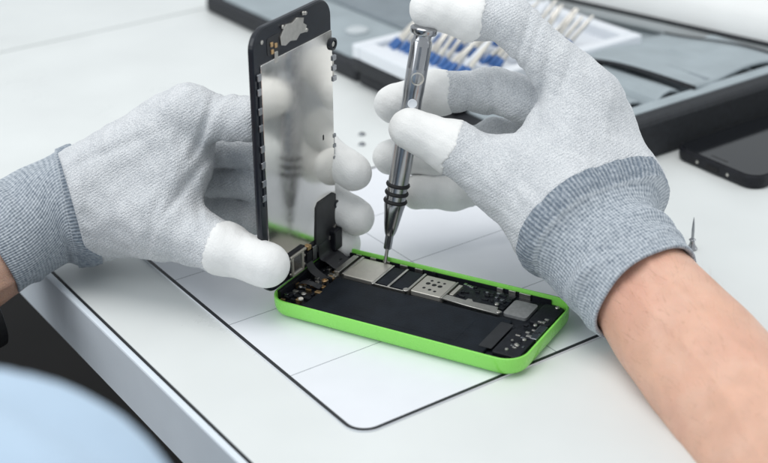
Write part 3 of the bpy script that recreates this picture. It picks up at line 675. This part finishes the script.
# local: x = s+235, y = t-198
def lc(s0, s1, t0, t1): return (s0+235, s1+235, t0-198, t1-198)
def cslab(name, s0, s1, t0, t1, z0, z1, mt, r=6, b=2, parent=cs): x0, x1, y0, y1 = lc(s0, s1, t0, t1); return slab(name, x0, x1, y0, y1, z0, z1, mt, parent, r=r, b=b, n=6)
lid = cslab('lid', -440, -230.5, 198, 470, 0.0, 11, 'case_black', r=4, b=3)
cslab('lid_lining', -431, -238, 205, 462, 10.9, 12.6, 'lining', r=12, b=1.2, parent=lid)
cslab('lid_pocket', -400, -262, 262, 368, 12.5, 15.5, 'lining_dark', r=9, b=1.5, parent=lid)
sp_ = at_plane(357, 30, (0, 0, 14), A_([0, 0, 1.0])); lathe('snap_button', [(7.5, 12.5), (8, 14), (6, 15.2), (3, 15.4)], 'snap', lid, (sp_@EX+235, sp_@EY-198, 0), n=24)
base = cslab('case_base', -229, -36, 198, 470, 0.0, 9, 'case_black', r=4, b=3)
cslab('base_lining', -222, -38, 207, 462, 8.9, 10.4, 'lining', r=8, b=1, parent=base)
cslab('side_wall', -35.2, -22, 199, 469, 0.05, 23.5, 'case_black', r=5, b=3, parent=base)
cslab('wall_binding', -44.5, -35.4, 206, 460, 10.5, 22.8, 'lining', r=1, b=.6, parent=base)
for k in range(7):   # stitched elastic loops along the side wall
    t0 = 222+k*30; pts = []
    for j in range(9):
        a = math.pi*j/8; pts.append((-76+235, t0+13-198-13*math.cos(a), 10.6+13*math.sin(a)))
    strip('elastic_loop', pts, (1, 0, 0), 56, 1.4, 'lining' if k % 3 else 'lining_dark', base)
# lifted fabric flap
def sheet(name, grid, th, mt, parent):
    G = np.array(grid, float); a, b = G.shape[:2]; up = np.array([0, 0, th])
    V = list(G.reshape(-1, 3))+list((G-up).reshape(-1, 3)); n = a*b; Fc = []
    for i in range(a-1):
        for j in range(b-1):
            q = (i*b+j, i*b+j+1, (i+1)*b+j+1, (i+1)*b+j); Fc.append(q); Fc.append(tuple(x+n for x in reversed(q)))
    bd = [j for j in range(b)]+[i*b+b-1 for i in range(1, a)]+[(a-1)*b+j for j in range(b-2, -1, -1)]+[i*b for i in range(a-2, 0, -1)]
    for x, y in zip(bd, bd[1:]+bd[:1]): Fc.append((y, x, x+n, y+n))
    return new_obj(name, V, Fc, mt, parent, smooth=False)
g = []
for i in range(13):
    row = []
    for j in range(17):
        u, v = i/12, j/16
        s = -132+v*90-4*math.sin(u*3); t = 298+u*76+v*12-8*math.sin(v*math.pi)*(1-u); z = 21+7*math.sin(v*2.2)*(1-u)+2.5*math.sin(u*5+v*4)+u*2
        row.append((s+235, t-198, z))
    g.append(row)
flap = sheet('lining_flap', g, 1.8, 'lining', cs)
for p in flap.data.polygons: p.use_smooth = len(p.vertices) == 4
strip('flap_binding_shade', [(p[0], p[1]-0.8, p[2]-0.9) for p in g[0]], (0, 0.25, 1), 2.2, 1.4, 'case_black', flap)  # black strip stands in for the dark shadow below the flap's front edge
strip('flap_binding_shade', [(p[0], p[1]+0.8, p[2]-0.9) for p in g[-1]], (0, 0.25, 1), 3.4, 1.8, 'case_black', flap)

tr = thing('bit_tray', 'white plastic tray on black base full of small drivers, inside the tool case', 'tray', st(-177, 271, 12.7), TA)
slab('tray_base', -53, 53, -77, 77, -2.1, 6, 'case_black', tr, r=5, b=1.5)
def wall(x0, x1, y0, y1, z1=15): slab('tray_wall', x0, x1, y0, y1, 6.05, z1, 'tray', tr, r=1.5, b=1.2)
slab('tray_floor', -51, 51, -75, 75, 6.02, 8, 'tray', tr, r=4, b=.4)
wall(-52.5, -44, -76, 76); wall(44, 52.5, -76, 76); wall(-43.8, 43.8, -76, -64); wall(-43.8, 43.8, 66, 76)
for y in (-56, -30, -4, 24): slab('bit_rail', -41, 41, y-6, y+6, 8.05, 12.5, 'tray', tr, r=1.5, b=1)
def driver_bit(loc, mt, label, group, ln):
    d = np.array([random.uniform(-.1, .3), 0.62, 0.55]); d /= np.linalg.norm(d)
    o = thing('driver_bit', label, 'driver bit', loc, TA, group)
    lathe('bit_grip', [(1.4, -2), (2.0, -1), (2.1, 5.5), (1.5, 7)], 'blue', o, (0, 0, 0), d, n=10)
    lathe('bit_shaft', [(1.3, 6.5), (1.5, 7.5), (1.5, ln*.8), (1.0, ln*.85), (1.0, ln)], mt, o, (0, 0, 0), d, n=10)
    return o
rows = {-56: 'in the tray row against the front wall', -30: 'in the second row from the tray front wall', -4: 'in the third row from the tray front wall', 24: 'in the rearmost row of the tray'}
for y in rows:
    for k in range(14):
        mt = random.choice(['ivory', 'tray', 'steel', 'steel'] if y < -10 else ['tray', 'steel', 'steel']); cn = {'tray': 'white'}.get(mt, mt)
        p = st(-177-38+k*5.8, 271+y+random.uniform(-1, 1), 12.7+12.5)
        driver_bit(p, mt, cn+' shafted driver bit with blue grip '+rows[y], cn+' driver bits '+rows[y], random.uniform(24, 33))
# white padded pouch behind the case
po = thing('white_pouch', 'flat white pouch with black piping lying across the back of the tool case', 'pouch', st(-150, 520, 12.7), TA+math.radians(11))
pring2 = lambda i, z: [(x, y, z) for x, y in rr(-190+i, 210-i, -130+i, 150-i, 22, 8)]
V, Fc = loft([pring2(3, 0), pring2(0.6, 4), pring2(0, 12), pring2(2, 24), pring2(8, 31), pring2(24, 36), pring2(60, 39)])
new_obj('pouch_body', V, Fc, 'pouch', po, smooth=True)
V, Fc = loft([pring2(-0.6, 8.4), pring2(-1.8, 9.4), pring2(-1.8, 10.6), pring2(-0.6, 11.6), pring2(3, 11.6), pring2(3, 8.4)], False, False)
new_obj('piping', V, Fc, 'case_black', po)

# black smartphone on the table by the case
bp_ = thing('black_smartphone', 'black smartphone lying face up on the table beside the tool case', 'smartphone', st(13.5, 329, 0), TA+math.radians(-0.5))
bring = lambda i, z: [(x, y, z) for x, y in rr(-30+i, 30-i, -62+i, 62-i, 9-min(i, 5), 8)]
V, Fc = loft([bring(1.5, 0), bring(0.3, 1), bring(0, 2.5), bring(0, 6.2), bring(0.5, 7.0), bring(1.1, 7.2)])
new_obj('phone_body', V, Fc, 'black', bp_)
slab('screen_glass', -28.7, 28.7, -60.7, 60.7, 7.1, 7.75, 'glass', bp_, r=8, b=0.3, n=8)
slab('speaker_slot', -6, 6, -57.2, -56.2, 7.7, 7.79, 'hole', bp_, r=.4, b=.02)
slab('charging_port', -4.5, 4.5, -62.4, -61.6, 2.4, 4.8, 'hole', bp_, r=.3, b=.1)
for x in (-11, 11): lathe('edge_screw', [(0.9, 0), (0.9, .35)], 'steel', bp_, (x, -61.8, 3.6), (0, -1, 0), n=10)

# small loose things
pn = thing('thin_bit', 'tiny pointed steel bit standing upright on the table beside the bare wrist', 'driver bit', st(69, 194.5, 0))
lathe('bit_foot', [(2.4, 0), (2.6, 0.8), (1.5, 2.4), (1.1, 4.4), (1.7, 5.0), (1.0, 5.8)], 'chrome', pn, n=14)
lathe('bit_point', [(0.7, 5.6), (0.75, 10), (0.5, 14), (0.12, 17)], 'dchrome', pn, n=10)
for i, (u, v, l) in enumerate([(362, 135, 'tiny dark screw on the table, nearer the tool case of the pair'), (362, 145, 'tiny dark screw on the table, nearer the fingertips of the pair')]):
    p = at_plane(u, v, (0, 0, 0), A_([0, 0, 1.0]))
    o = lathe('loose_screw', [(1.9, 0.0), (2.1, 0.6), (1.7, 1.2), (0.8, 1.3), (0.7, 0.9)], 'dchrome', None, n=14); o.location = [c*S for c in p]
    tag(o, l, 'screw', 'loose screws on the table')
